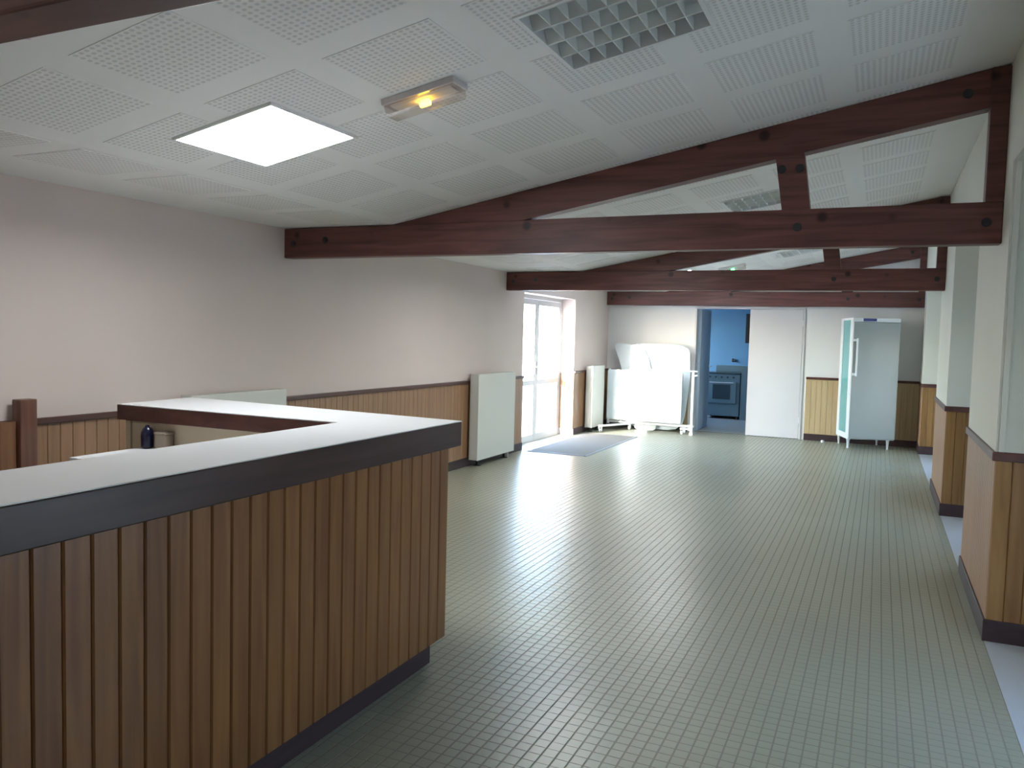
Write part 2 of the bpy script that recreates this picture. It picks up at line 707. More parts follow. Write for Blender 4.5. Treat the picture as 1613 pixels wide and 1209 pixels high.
# the wainscot turns into the far reveal of the door
boards(wl, (XL - 0.21, DY1 - T), (XL + T, DY1 - T), 0.10, RAIL - 0.035, (0, -1), M_boardl)
struct('trim_2', MB().box(XL, XL + 0.034, Y0, DY0, RAIL - 0.036, RAIL, 0.006), M_rail, 'dark wooden chair rail along the left wall, nearer stretch')
struct('trim_3', MB().box(XL, XL + 0.034, DY1, YB, RAIL - 0.036, RAIL, 0.006), M_rail, 'short dark chair rail on left wall beyond the glazed door')
struct('baseboard_left', MB().box(XL, XL + 0.026, Y0, DY0, 0.0, 0.10, 0.004), M_base, 'dark baseboard of left wall before the glazed door')
struct('baseboard_left_far', MB().box(XL, XL + 0.026, DY1, YB, 0.0, 0.10, 0.004), M_base, 'dark baseboard of left wall beyond the glazed door')

KX0, KX1, KH = -2.75, -1.06, 2.035
wb = struct('wall_back', MB().box(XL - 0.3, KX0, YB, YB + 0.16, -0.1, 3.3).box(KX1, XW + 0.2, YB, YB + 0.16, -0.1, 3.3)
            .box(KX0, KX1, YB, YB + 0.16, KH, 3.3), M_wallfar, 'pale far wall with the kitchen doorway')
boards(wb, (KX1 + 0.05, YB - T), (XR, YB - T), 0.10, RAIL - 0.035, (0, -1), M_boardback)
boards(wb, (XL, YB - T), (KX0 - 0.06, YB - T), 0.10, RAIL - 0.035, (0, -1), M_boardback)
struct('trim_4', MB().box(KX1 + 0.05, XR, YB - 0.034, YB, RAIL - 0.036, RAIL, 0.006), M_rail, 'dark chair rail on far wall behind the fridge')
struct('trim_5', MB().box(XL + 0.04, KX0 - 0.06, YB - 0.034, YB, RAIL - 0.036, RAIL, 0.006), M_rail, 'dark chair rail on far wall behind rolling table')
struct('baseboard_back', MB().box(KX1 + 0.05, XR, YB - 0.026, YB, 0.0, 0.10, 0.004), M_base, 'dark baseboard of far wall behind the fridge')
struct('baseboard_back_left', MB().box(XL + 0.04, KX0 - 0.06, YB - 0.026, YB, 0.0, 0.10, 0.004), M_base, 'dark baseboard of far wall behind rolling table')
struct('wall_rear', MB().box(XL - 0.3, XW + 0.2, Y0 - 0.2, Y0, -0.1, 3.3), M_wall)

# pillars on the right with window bays between them
PIL = [(-3.6, -2.4), (0.35, 1.75), (4.69, 6.05), (8.0, 9.45), (12.4, YB)]
LAB = ['cream pillar behind the viewer', 'cream pillar beside the viewer',
       'nearest cream pillar in view with wood wainscot and a trunking strip', 'middle cream pillar with wood wainscot',
       'farthest cream pillar with wood wainscot beside the fridge']
for n, (a, b) in enumerate(PIL):
    p = struct('pillar', MB().box(XR + T, XW + 0.1, a + T, b - T if b < YB else b, -0.05, zc(XR) + 0.12)
               .box(XR, XW + 0.05, a, b, RAIL, zc(XR) + 0.05), M_pillar, LAB[n])
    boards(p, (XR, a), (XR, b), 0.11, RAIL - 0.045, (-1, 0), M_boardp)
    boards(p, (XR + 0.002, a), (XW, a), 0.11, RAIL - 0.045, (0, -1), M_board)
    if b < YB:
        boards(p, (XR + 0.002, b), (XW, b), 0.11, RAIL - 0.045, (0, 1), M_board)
    e = b + 0.014 if b < YB else b
    obj('chair_rail', MB().box(XR - 0.014, XW, a - 0.014, e, RAIL - 0.047, RAIL, 0.006), M_rail, p)
    obj('plinth', MB().box(XR - 0.010, XW, a - 0.010, e - 0.004, 0.0, 0.112, 0.004), M_base, p)
    if n == 2:
        obj('trunking', MB().box(XR + 0.012, XR + 0.040, a - 0.014, a, RAIL, zc(XR) - 0.02, 0.004), M_pillar, p)

wr = MB()
BAYS = [(PIL[i][1], PIL[i + 1][0]) for i in range(len(PIL) - 1)]
for a, b in BAYS:
    wr.box(XR + 0.0, XW + 0.2, a, b, 2.42, zc(XR) + 0.3)
wr.box(XW + 0.1, XW + 0.2, Y0, PIL[0][1], -0.1, 3.4)
for a, b in PIL:
    wr.box(XW + 0.1, XW + 0.2, a, b, -0.1, 3.4)
struct('wall_right', wr, M_pillar, 'cream header wall above the window bays between the pillars')


def window(n, a, b, z0, z1):
    w = struct_empty('window_%d' % n, (XW + 0.12, (a + b) / 2, z0), 'white framed window in the bay between pillars on the right')
    f = 0.06
    fr = MB().box(XW + 0.09, XW + 0.15, a, b, z0, z0 + f).box(XW + 0.09, XW + 0.15, a, b, z1 - f, z1)
    k = max(2, round((b - a) / 1.1))
    for i in range(k + 1):
        y = a + (b - a - f) * i / k
        fr.box(XW + 0.09, XW + 0.15, y, y + f, z0 + f, z1 - f)
    obj('window_frame', fr, M_whitem, w)
    for i in range(k):
        y = a + (b - a - f) * i / k
        y2 = a + (b - a - f) * (i + 1) / k
        obj('pane', MB().box(XW + 0.118, XW + 0.122, y + f, y2, z0 + f, z1 - f), M_glass, w)
    struct('trim_%d' % (n + 10), MB().box(XW + 0.05, XW + 0.2, a, b, -0.05, z0), M_pillar)
    portal((XW + 0.22, (a + b) / 2, (z0 + z1) / 2), (-1, 0, 0), b - a, z1 - z0)


WIN_Z = (0.25, 1.75)
for n, (a, b) in enumerate(BAYS):
    if n == 0:
        struct('wall_right_alcove', MB().box(XW + 0.05, XW + 0.2, a, b, -0.1, 2.5), M_pillar)
        continue
    hw = (0, 0.33, 0.22, 0.34)[n]
    c = (a + b) / 2
    window(n, c - hw, c + hw, *WIN_Z)
    struct('wall_right_bay', MB().box(XW + 0.05, XW + 0.2, a, c - hw, -0.1, WIN_Z[1]).box(XW + 0.05, XW + 0.2, c + hw, b, -0.1, WIN_Z[1]), M_pillar)
    struct('wall_right_bay', MB().box(XW + 0.05, XW + 0.2, a, b, WIN_Z[1], 2.43), M_pillar)

# glazed double door in the left wall
DX = XL - 0.24
d = struct_empty('door_1', (DX, (DY0 + DY1) / 2, 0), 'glazed aluminium double door in the left wall, daylight behind')
fr = MB().box(DX - 0.03, DX + 0.03, DY0, DY0 + 0.05, 0, DH).box(DX - 0.03, DX + 0.03, DY1 - 0.05, DY1, 0, DH)
fr.box(DX - 0.03, DX + 0.03, DY0 + 0.05, DY1 - 0.05, DH - 0.05, DH)
obj('door_frame', fr, M_alu, d)
ym = (DY0 + DY1) / 2
for a, b, hs in ((DY0 + 0.052, ym - 0.003, 1), (ym + 0.003, DY1 - 0.052, -1)):
    s = 0.075
    lf = MB().box(DX - 0.022, DX + 0.022, a, a + s, 0.012, DH - 0.055).box(DX - 0.022, DX + 0.022, b - s, b, 0.012, DH - 0.055)
    lf.box(DX - 0.022, DX + 0.022, a + s, b - s, 0.012, 0.10).box(DX - 0.022, DX + 0.022, a + s, b - s, DH - 0.13, DH - 0.055)
    lf.box(DX - 0.022, DX + 0.022, a + s, b - s, 0.80, 0.87)
    leaf = obj('door_leaf', lf, M_alu, d)
    obj('pane', MB().box(DX - 0.004, DX + 0.004, a + s, b - s, 0.10, 0.80), M_glass, leaf)
    obj('pane', MB().box(DX - 0.004, DX + 0.004, a + s, b - s, 0.87, DH - 0.13), M_glass, leaf)
    yh = b - s / 2 if hs > 0 else a + s / 2
    obj('handle', MB().box(DX + 0.022, DX + 0.032, yh - 0.018, yh + 0.018, 0.95, 1.13, 0.003)
        .cyl((DX + 0.03, yh, 1.05), (DX + 0.07, yh, 1.05), 0.009).cyl((DX + 0.065, yh, 1.05), (DX + 0.065, yh - hs * 0.12, 1.05), 0.009), M_alu, leaf)
portal((DX - 0.12, ym, DH / 2), (1, 0, 0), DY1 - DY0, DH)
obj('threshold', MB().box(XL - 0.30, DX + 0.03, DY0, DY1, 0.0, 0.012), M_alu, d)

# ------------------------------------------------------------------ kitchen beyond the far wall
struct('floor_kitchen', MB().box(-4.6, -0.6, YB + 0.16, 16.4, -0.15, 0.0), M_kfloor)
struct('wall_kitchen_back', MB().box(-4.6, -0.6, 16.25, 16.4, -0.1, 2.6), M_kitchen, 'blue painted kitchen wall seen through the doorway')
struct('wall_kitchen_left', MB().box(-4.6, -4.45, YB + 0.16, 14.3, -0.1, 2.6).box(-4.6, -4.45, 15.2, 16.25, -0.1, 2.6)
       .box(-4.6, -4.45, 14.3, 15.2, -0.1, 0.9).box(-4.6, -4.45, 14.3, 15.2, 2.1, 2.6), M_kitchen)
struct('wall_kitchen_right', MB().box(-0.75, -0.6, YB + 0.16, 16.25, -0.1, 2.6), M_kitchen)
struct('ceiling_kitchen', MB().box(-4.6, -0.6, YB + 0.16, 16.4, 2.5, 2.6), M_ceil)
kw = struct_empty('window_9', (-4.52, 14.75, 0.9), 'kitchen window')
obj('window_frame', MB().box(-4.55, -4.49, 14.3, 14.36, 0.9, 2.1).box(-4.55, -4.49, 15.14, 15.2, 0.9, 2.1).box(-4.55, -4.49, 14.36, 15.14, 0.9, 0.96)
    .box(-4.55, -4.49, 14.36, 15.14, 2.04, 2.1).box(-4.55, -4.49, 14.72, 14.78, 0.96, 2.04), M_whitem, kw)
obj('pane', MB().box(-4.523, -4.517, 14.36, 14.72, 0.96, 2.04), M_glass, kw)
obj('pane', MB().box(-4.523, -4.517, 14.78, 15.14, 0.96, 2.04), M_glass, kw)
portal((-4.64, 14.75, 1.5), (1, 0, 0), 0.9, 1.2)

# kitchen double door: left leaf swung in, right leaf shut
d = struct_empty('door_2', ((KX0 + KX1) / 2, YB + 0.05, 0), 'plain double door to the kitchen, left leaf open and right leaf shut')
obj('door_frame', MB().box(KX0, KX0 + 0.03, YB - 0.02, YB + 0.17, 0, KH).box(KX1 - 0.03, KX1, YB - 0.02, YB + 0.17, 0, KH)
    .box(KX0 + 0.03, KX1 - 0.03, YB - 0.02, YB + 0.17, KH - 0.03, KH), M_door, d)
lf = obj('door_leaf', MB().box(-1.885, KX1 - 0.033, YB - 0.012, YB + 0.030, 0.008, KH - 0.034, 0.003), M_door, d)
obj('hinge', MB().cyl((KX1 - 0.03, YB - 0.016, 1.75), (KX1 - 0.03, YB - 0.016, 1.84), 0.007), M_whitem, lf)
obj('hinge', MB().cyl((KX1 - 0.03, YB - 0.016, 0.25), (KX1 - 0.03, YB - 0.016, 0.34), 0.007), M_whitem, lf)
lf = obj('door_leaf', MB().box(KX0 + 0.032, KX0 + 0.072, YB + 0.175, YB + 0.97, 0.008, KH - 0.034, 0.003), M_doorb, d)
lf['label'] = 'open leaf with a blue-grey face'
obj('handle', MB().cyl((KX0 + 0.072, YB + 0.90, 1.05), (KX0 + 0.12, YB + 0.90, 1.05), 0.009).cyl((KX0 + 0.115, YB + 0.90, 1.05), (KX0 + 0.115, YB + 0.79, 1.05), 0.009), M_alu, lf)

# ------------------------------------------------------------------ roof trusses
ROFF = 0.004


def truss(y, label):
    """front face of the timbers at y"""
    t = thing('roof_truss', label, 'roof truss', (XL, y, 2.047), 0, 'roof trusses')
    w = 0.105
    obj('bottom_chord', MB().box(XL, XR, y, y + w, 2.047, 2.268, 0.006), M_beam, t)
    ln = lambda x: 2.48 + 0.187 * (x + 2.13) - ROFF
    un = lambda x: 2.283 + 0.183 * (x + 2.13)
    obj('rafter', MB().prism([(-3.235, 2.2685), (-2.205, 2.2685), (0.466, un(0.466)), (0.466, ln(0.466))], 'Y', y + 0.004, y + w - 0.004), M_beam, t)
    obj('strut', MB().prism([(-0.56, 2.2685), (-0.405, 2.2685), (-0.45, un(-0.45) - 0.001), (-0.605, un(-0.605) - 0.001)], 'Y', y + 0.002, y + w - 0.002), M_beam, t)
    obj('end_post', MB().box(0.468, XR - 0.001, y, y + w, 2.2685, ln(0.5) - 0.002, 0.004), M_beam, t)
    for x, z in ((-4.13, 2.155), (-3.83, 2.175), (-0.47, 2.165), (-0.57, 2.50), (-0.47, 2.50), (0.36, 2.84), (0.48, 2.16)):
        obj('bolt', MB().cyl((x, y - 0.009, z), (x, y + 0.02, z), 0.016, 6).cyl((x, y - 0.004, z), (x, y + 0.004, z), 0.025, 12), M_dark, t)
    return t


t1 = truss(4.95, 'dark wooden roof truss, the full one nearest in view, ending at the nearest pillar')
for y, lab in ((0.95, 'dark wooden beam at the top left edge, nearest the viewer'),
               (9.01, 'dark wooden roof truss behind the big front one, in front of the glazed door'),
               (13.02, 'reddish brown roof truss farthest away, right on the far wall')):
    dup(t1, (XL, y, 2.047), lab)

# ------------------------------------------------------------------ ceiling lights
def on_slope(x, y, drop=0.0):
    return (x, y, zc(x) - drop)


cx, cy = (LED[0] + LED[1]) / 2, (LED[2] + LED[3]) / 2
t = led1 = thing('ceiling_light_panel', 'square ceiling panel light, glowing white, over the bar', 'ceiling light', on_slope(cx, cy))
t.rotation_euler = (0, -ang, 0)
hx, hy = 0.285, 0.30
obj('frame', MB().box(-hx, hx, -hy, -hy + 0.012, -0.012, 0.0).box(-hx, hx, hy - 0.012, hy, -0.012, 0.0)
    .box(-hx, -hx + 0.012, -hy + 0.012, hy - 0.012, -0.012, 0.0).box(hx - 0.012, hx, -hy + 0.012, hy - 0.012, -0.012, 0.0), M_whitem, t, local=True)
obj('diffuser', MB().box(-hx + 0.012, hx - 0.012, -hy + 0.012, hy - 0.012, -0.010, -0.003), M_led, t, local=True)

for y, lab in ((-1.15, 'added glowing square ceiling panel behind the viewer, never in view'),
               (7.00, 'added glowing square ceiling panel, unseen behind the big front truss beam'),
               (11.08, 'added glowing square ceiling panel, unseen behind the second truss beam')):
    dup(led1, on_slope(cx, y), lab).rotation_euler = (0, -ang, 0)  # unseen panels, added to brighten the room along the visible one's row

LL = ['square grey louvred ceiling light, unlit, nearest one at top of picture', 'square grey louvred ceiling light seen through the nearest truss',
      'square grey louvred ceiling light farthest away, above the second truss']


def louvre(r, label):
    cx, cy = (r[0] + r[1]) / 2, (r[2] + r[3]) / 2
    t = thing('louvre_light', label, 'ceiling light', on_slope(cx, cy), 0, 'unlit louvred ceiling lights')
    t.rotation_euler = (0, -ang, 0)
    hx, hy = (r[1] - r[0]) / 2 * sl_u, (r[3] - r[2]) / 2
    h = 0.085
    obj('housing', MB().box(-hx, hx, -hy, hy, h, h + 0.004).box(-hx - 0.004, -hx, -hy, hy, 0.001, h).box(hx, hx + 0.004, -hy, hy, 0.001, h)
        .box(-hx, hx, -hy - 0.004, -hy, 0.001, h).box(-hx, hx, hy, hy + 0.004, 0.001, h), M_whitem, t, local=True)
    w = 0.014
    obj('rim', MB().box(-hx - w, hx + w, -hy - w, -hy + 0.004, -0.008, 0.0).box(-hx - w, hx + w, hy - 0.004, hy + w, -0.008, 0.0)
        .box(-hx - w, -hx + 0.004, -hy, hy, -0.008, 0.0).box(hx - 0.004, hx + w, -hy, hy, -0.008, 0.0), M_whitem, t, local=True)
    for i in range(1, 4):
        y = -hy + 2 * hy * i / 4
        obj('divider', MB().prism([(y - 0.004, -0.004), (y + 0.004, -0.004), (y + 0.020, 0.05), (y - 0.020, 0.05)], 'X', -hx + 0.002, hx - 0.002), M_louv, t, local=True)
    for i in range(1, 8):
        x = -hx + 2 * hx * i / 8
        obj('cross_blade', MB().prism([(x - 0.002, -0.003), (x + 0.002, -0.003), (x + 0.008, 0.045), (x - 0.008, 0.045)], 'Y', -hy + 0.002, hy - 0.002), M_louv, t, local=True)
    for i in range(4):
        y = -hy + 2 * hy * (i + 0.5) / 4
        obj('tube', MB().cyl((-hx + 0.01, y, 0.064), (hx - 0.01, y, 0.064), 0.012, 10), M_plastic, t, local=True, smooth=True)
    return t


lv = louvre(LOUV[0], LL[0])
for r, lab in zip(LOUV[1:], LL[1:]):
    dup(lv, on_slope((r[0] + r[1]) / 2, (r[2] + r[3]) / 2), lab).rotation_euler = (0, -ang, 0)


def emergency(x, y, label, lamp, lamp_name):
    t = thing('emergency_light', label, 'emergency light', on_slope(x, y), 0, None)
    t.rotation_euler = (0, -ang, 0)
    obj('base', MB().box(-0.18, 0.18, -0.065, 0.065, -0.028, 0.0, 0.004), M_plastic, t, local=True)
    obj('reflector', MB().prism([(-0.045, -0.028), (0.045, -0.028), (0.03, -0.034), (-0.03, -0.034)], 'X', -0.15, 0.15), M_whitem, t, local=True)
    obj('lens', MB().prism([(-0.058, -0.0285), (0.058, -0.0285), (0.050, -0.066), (0.036, -0.074), (-0.036, -0.074), (-0.050, -0.066)], 'X', -0.172, 0.172), M_lens, t, local=True)
    o = obj(lamp_name, MB().cyl((-0.022, 0, -0.05), (0.022, 0, -0.05), 0.014, 12), lamp, t, local=True, smooth=True)
    return t


emergency(-1.84, 3.04, 'emergency light box on the ceiling with glowing amber lamp', M_amber, 'lamp')
emergency(-1.90, 11.35, 'small far emergency light with green pilot, above the second truss', M_green, 'lamp')

# ------------------------------------------------------------------ bar counter
bar = thing('bar_counter', 'L-shaped bar with white top, dark edge and vertical pine boards', 'bar counter', (-1.9, 3.0, 0))
YN = -0.30
XF, XI, YE, YI, XA = -1.73, -2.135, 3.25, 2.86, -3.50
top = MB().prism([(XF, YN), (XF, YE), (XA - 0.04, YE + 0.14), (XA, YI), (XI, YI), (XI, YN)], 'Z', 1.0965, 1.10)
obj('countertop', top, M_lam, bar)
obj('front_fascia', MB().box(XF - 0.03, XF, YN, YE, 0.985, 1.0962, 0.004), M_fascia, bar)
obj('corner_fascia', MB().prism([(XF - 0.031, YE - 0.03), (XF - 0.031, YE), (XA - 0.04, YE + 0.14), (XA - 0.04, YE + 0.11)], 'Z', 0.985, 1.0962), M_fascia, bar)
obj('inner_fascia', MB().box(XA + 0.03, XI, YI, YI + 0.025, 1.022, 1.0962, 0.003), M_rail, bar)
obj('inner_fascia', MB().box(XI, XI + 0.025, YN, YI, 1.022, 1.0962, 0.003), M_rail, bar)
obj('end_fascia', MB().prism([(XA, YI + 0.001), (XA + 0.029, YI + 0.001), (XA - 0.01, YE + 0.109), (XA - 0.04, YE + 0.109)], 'Z', 1.022, 1.0962), M_rail, bar)
BX, BY = XF - 0.022, 3.175
obj('carcass', MB().box(XI + 0.03, BX - T - 0.001, YN, BY - T, 0.115, 0.984), M_batten, bar)
obj('arm_carcass', MB().box(-3.44, BX - T - 0.002, YI + 0.062, BY - T, 0.115, 1.02), M_batten, bar)
boards(bar, (BX, YN), (BX, BY), 0.115, 0.985, (1, 0), M_barboard, 0.0785)
boards(bar, (-3.44, BY), (BX - T, BY), 0.115, 0.985, (0, 1), M_barboard, 0.0785)
obj('toe_kick', MB().box(XI + 0.06, BX - 0.045, YN, BY - 0.06, 0.0, 0.1145), M_base, bar)
obj('toe_kick', MB().box(-3.40, XI + 0.059, YI + 0.07, BY - 0.061, 0.0, 0.1145), M_base, bar)
obj('inner_panel', MB().box(-3.44, XI, YI + 0.04, YI + 0.06, 0.0, 1.021), M_beige, bar)
obj('end_panel', MB().box(-3.475, -3.441, YI + 0.03, BY - T, 0.0, 1.021, 0.003), M_beige, bar)

# low sink cabinet behind the bar
t = thing('sink_cabinet', 'low cabinet with white worktop inside the bar, mostly hidden', 'cabinet', (-2.8, 2.68, 0))
obj('worktop', MB().box(-3.32, -2.18, 2.46, 2.898, 0.865, 0.895, 0.004), M_lam, t)
obj('carcass', MB().box(-3.29, -2.21, 2.49, 2.895, 0.08, 0.8645), M_beige, t)
for k in range(2):
    a = -3.28 + k * 0.535
    dr = obj('cabinet_door', MB().box(a, a + 0.525, 2.472, 2.4895, 0.09, 0.855, 0.003), M_beige, t)
    xk = a + (0.47 if k == 0 else 0.055)
    obj('knob', MB().cyl((xk, 2.472, 0.72), (xk, 2.45, 0.72), 0.013), M_alu, dr)
obj('plinth', MB().box(-3.27, -2.23, 2.53, 2.89, 0, 0.0795), M_base, t)

t = thing('soap_bottle', 'dark blue rounded bottle standing inside the bar by the beige panel', 'bottle', (-3.27, 2.845, 0.896))
obj('body', MB().lathe([(0.024, 0), (0.029, 0.006), (0.031, 0.060), (0.029, 0.080), (0.023, 0.096), (0.012, 0.105)], (-3.27, 2.845, 0.896)), M_navyp, t, smooth=True)
obj('cap', MB().lathe([(0.010, 0.104), (0.010, 0.110), (0.006, 0.113)], (-3.27, 2.845, 0.897)), M_navyp, t, smooth=True)
t = thing('towel_box', 'small brownish box behind the dark blue bottle inside the bar', 'box', (-3.17, 2.862, 0.896))
obj('body', MB().box(-3.215, -3.145, 2.838, 2.897, 0.896, 0.968, 0.005), M_tan, t)
obj('lid', MB().box(-3.218, -3.142, 2.835, 2.897, 0.9685, 0.980, 0.003), M_tan, t)

# half-height gate and post at the left wall
t = thing('half_gate', 'brown wooden half gate with taller dark post at the left wall', 'gate', (XL + 0.07, 2.4, 0))
obj('post', MB().box(XL + 0.036, XL + 0.105, 2.77, 2.865, 0, 1.09, 0.005), M_post, t)
obj('gate_rail', MB().box(XL + 0.040, XL + 0.060, 1.75, 2.768, 0.82, 0.90), M_gate, t)
obj('gate_rail', MB().box(XL + 0.040, XL + 0.060, 1.75, 2.768, 0.20, 0.28), M_gate, t)
boards(t, (XL + 0.078, 1.75), (XL + 0.078, 2.768), 0.06, 0.975, (1, 0), M_gate, 0.0925)

# ------------------------------------------------------------------ radiators on the left wall
def radiator(y0, y1, label, w=None):
    xf, xb = XL + 0.165, XL + 0.05
    z0, z1 = 0.075, 1.05
    t = thing('radiator', label, 'radiator', (XL + 0.1, (y0 + y1) / 2, 0), 0, 'white panel radiators on the left wall')
    obj('front_panel', MB().box(xf - 0.012, xf, y0, y1, z0, z1, 0.005), M_rad, t)
    obj('rear_panel', MB().box(xb, xb + 0.012, y0 + 0.01, y1 - 0.01, z0, z1 - 0.004, 0.004), M_rad, t)
    for y in (y0 + 0.001, y1 - 0.013):
        obj('side_cover', MB().box(xb + 0.013, xf - 0.013, y, y + 0.012, z0 + 0.005, z1 - 0.001, 0.003), M_radside, t)
    n = int((y1 - y0 - 0.04) / 0.04)
    g = MB()
    for i in range(n):
        y = y0 + 0.025 + (y1 - y0 - 0.05) * i / max(1, n - 1)
        g.box(xb + 0.014, xf - 0.014, y - 0.007, y + 0.007, z1 - 0.006, z1 - 0.001)
    o = obj('top_grille', g, M_rad, t)
    obj('core', MB().box(xb + 0.02, xf - 0.02, y0 + 0.03, y1 - 0.03, z0 + 0.03, z1 - 0.05), M_radside, t)
    for y in (y0 + 0.14, y1 - 0.14):
        obj('bracket', MB().box(XL + T + 0.001, xb, y - 0.015, y + 0.015, 0.82, 0.86), M_whitem, t)
        obj('foot', MB().box(xb + 0.03, xb + 0.06, y - 0.012, y + 0.012, 0.0, z0 + 0.029).box(xb + 0.01, xb + 0.085, y - 0.02, y + 0.02, 0.0, 0.008), M_dark, t)
    obj('pipe', MB().cyl((xb + 0.05, y1 - 0.045, 0.0), (xb + 0.05, y1 - 0.045, z0 + 0.029), 0.009, 10), M_whitem, t)
    return t


radiator(8.0, 9.0, 'tall pale grey radiator between bar and glazed door')
radiator(3.88, 4.80, 'radiator showing only its top edge above the far bar top')
radiator(11.93, 12.52, 'narrow white radiator beyond the glazed door beside the rolling table')

# ------------------------------------------------------------------ door mat
t = thing('door_mat', 'grey ribbed door mat on the tiles inside the glazed door', 'door mat', (-3.72, 10.7, 0))
mx0, mx1, my0, my1 = -4.10, -3.28, 9.50, 11.85
obj('pile', MB().box(mx0 + 0.03, mx1 - 0.03, my0 + 0.03, my1 - 0.03, 0.002, 0.011), M_mat, t)
obj('border', MB().prism([(mx0, 0.002), (mx0 + 0.03, 0.002), (mx0 + 0.03, 0.012), (mx0 + 0.008, 0.009)], 'Y', my0, my1)
    .prism([(mx1, 0.002), (mx1 - 0.03, 0.002), (mx1 - 0.03, 0.012), (mx1 - 0.008, 0.009)], 'Y', my0, my1)
    .prism([(my0, 0.002), (my0 + 0.03, 0.002), (my0 + 0.03, 0.012), (my0 + 0.008, 0.009)], 'X', mx0 + 0.03, mx1 - 0.03)
    .prism([(my1, 0.002), (my1 - 0.03, 0.002), (my1 - 0.03, 0.012), (my1 - 0.008, 0.009)], 'X', mx0 + 0.03, mx1 - 0.03), M_matb, t)

# ------------------------------------------------------------------ rolling table and tabletops in the far left corner
t = thing('rolling_table', 'folded white table on castors against the far wall', 'folding table', (-3.35, 12.7, 0))


def rounded(x0, x1, z0, z1, r, n=5):
    pts = []
    for cx_, cz_, a0 in ((x1 - r, z0 + r, -90), (x1 - r, z1 - r, 0), (x0 + r, z1 - r, 90), (x0 + r, z0 + r, 180)):
        for i in range(n + 1):
            a = math.radians(a0 + 90 * i / n)
            pts.append((cx_ + r * math.cos(a), cz_ + r * math.sin(a)))
    return pts


obj('tabletop', MB().prism(rounded(-4.02, -2.80, 0.17, 0.985, 0.025), 'Y', 12.58, 12.605), M_board_w, t)
obj('tabletop', MB().prism(rounded(-4.00, -2.82, 0.19, 0.965, 0.025), 'Y', 12.72, 12.745), M_board_w, t)
obj('top_rail', MB().cyl((-3.62, 12.56, 1.005), (-2.56, 12.56, 1.005), 0.012, 10), M_whitem, t)
obj('post', MB().box(-2.645, -2.605, 12.545, 12.585, 0.04, 1.02, 0.004), M_whitem, t)
obj('post', MB().box(-4.02, -3.985, 12.61, 12.645, 0.10, 1.0, 0.004), M_whitem, t)
obj('hook', MB().cyl((-2.625, 12.56, 0.93), (-2.55, 12.53, 0.945), 0.012, 10), M_whitem, t)
obj('frame_bar', MB().box(-4.00, -2.61, 12.655, 12.69, 0.115, 0.15, 0.004), M_whitem, t)


def beam(mb, p, q, w, h):
    p, q = Vector(p), Vector(q)
    d_ = (q - p).normalized()
    n_ = Vector((-d_.y, d_.x, 0)) * (w / 2)
    mb.prism([(p + n_)[:2], (p - n_)[:2], (q - n_)[:2], (q + n_)[:2]], 'Z', p.z, p.z + h)


fb = MB()
beam(fb, (-3.98, 12.10, 0.085), (-3.66, 12.80, 0.085), 0.035, 0.03)
obj('foot_bar', fb, M_whitem, t)
fb = MB()
beam(fb, (-2.78, 12.54, 0.085), (-2.78, 12.80, 0.085), 0.035, 0.03)
fb.box(-2.80, -2.625, 12.55, 12.58, 0.085, 0.115)
obj('foot_bar', fb, M_whitem, t)


def castor(x, y):
    c = obj('castor', MB().box(x - 0.020, x - 0.014, y - 0.024, y + 0.030, 0.022, 0.080).box(x + 0.014, x + 0.020, y - 0.024, y + 0.030, 0.022, 0.080)
            .box(x - 0.022, x + 0.022, y - 0.024, y + 0.030, 0.078, 0.085), M_whitem, t)
    obj('wheel', MB().cyl((x - 0.012, y, 0.034), (x + 0.012, y, 0.034), 0.032, 16), M_greyp if x < -3.9 else M_whitem, c, smooth=True)


for x, y in ((-3.97, 12.14), (-3.68, 12.76), (-2.78, 12.60), (-2.78, 12.77)):
    castor(x, y)
obj('foot', MB().box(-2.655, -2.595, 12.535, 12.595, 0.0, 0.045, 0.006), M_whitem, t)


def leaning(name, pts, y, tilt, label):
    o = obj(name, MB().prism(pts, 'Y', -0.012, 0.012), M_board_w)
    o.location = (0, y, 0)
    o.rotation_euler = (-tilt, 0, 0)
    return tag(o, label, 'tabletop')


def chaikin(p, n=2):
    for _ in range(n):
        q = []
        for i in range(len(p)):
            a, b = Vector(p[i]), Vector(p[(i + 1) % len(p)])
            q += [tuple(a.lerp(b, 0.15)), tuple(a.lerp(b, 0.85))]
        p = q
    return p


leaning('tabletop', chaikin([(-4.07, 1.43), (-3.48, 1.36), (-3.20, 0.0), (-3.66, 0.0), (-3.90, 1.0)]), 12.865, 0.085,
        'slanting white tabletop leaning in sunlight above the rolling table')
leaning('tabletop', chaikin([(-3.86, 1.42), (-2.80, 1.42), (-2.76, 0.9), (-2.84, 0.02), (-3.80, 0.02)]), 12.935, 0.075,
        'wide white tabletop behind the slanting one, beside the kitchen door')

# ------------------------------------------------------------------ fridge
fr_ = thing('fridge', 'tall white fridge on legs with blue plate, standing before the far wall', 'fridge', (-0.36, 12.42, 0), math.radians(17))
FW, FD, Z0, Z1 = 0.64, 0.62, 0.135, 1.87
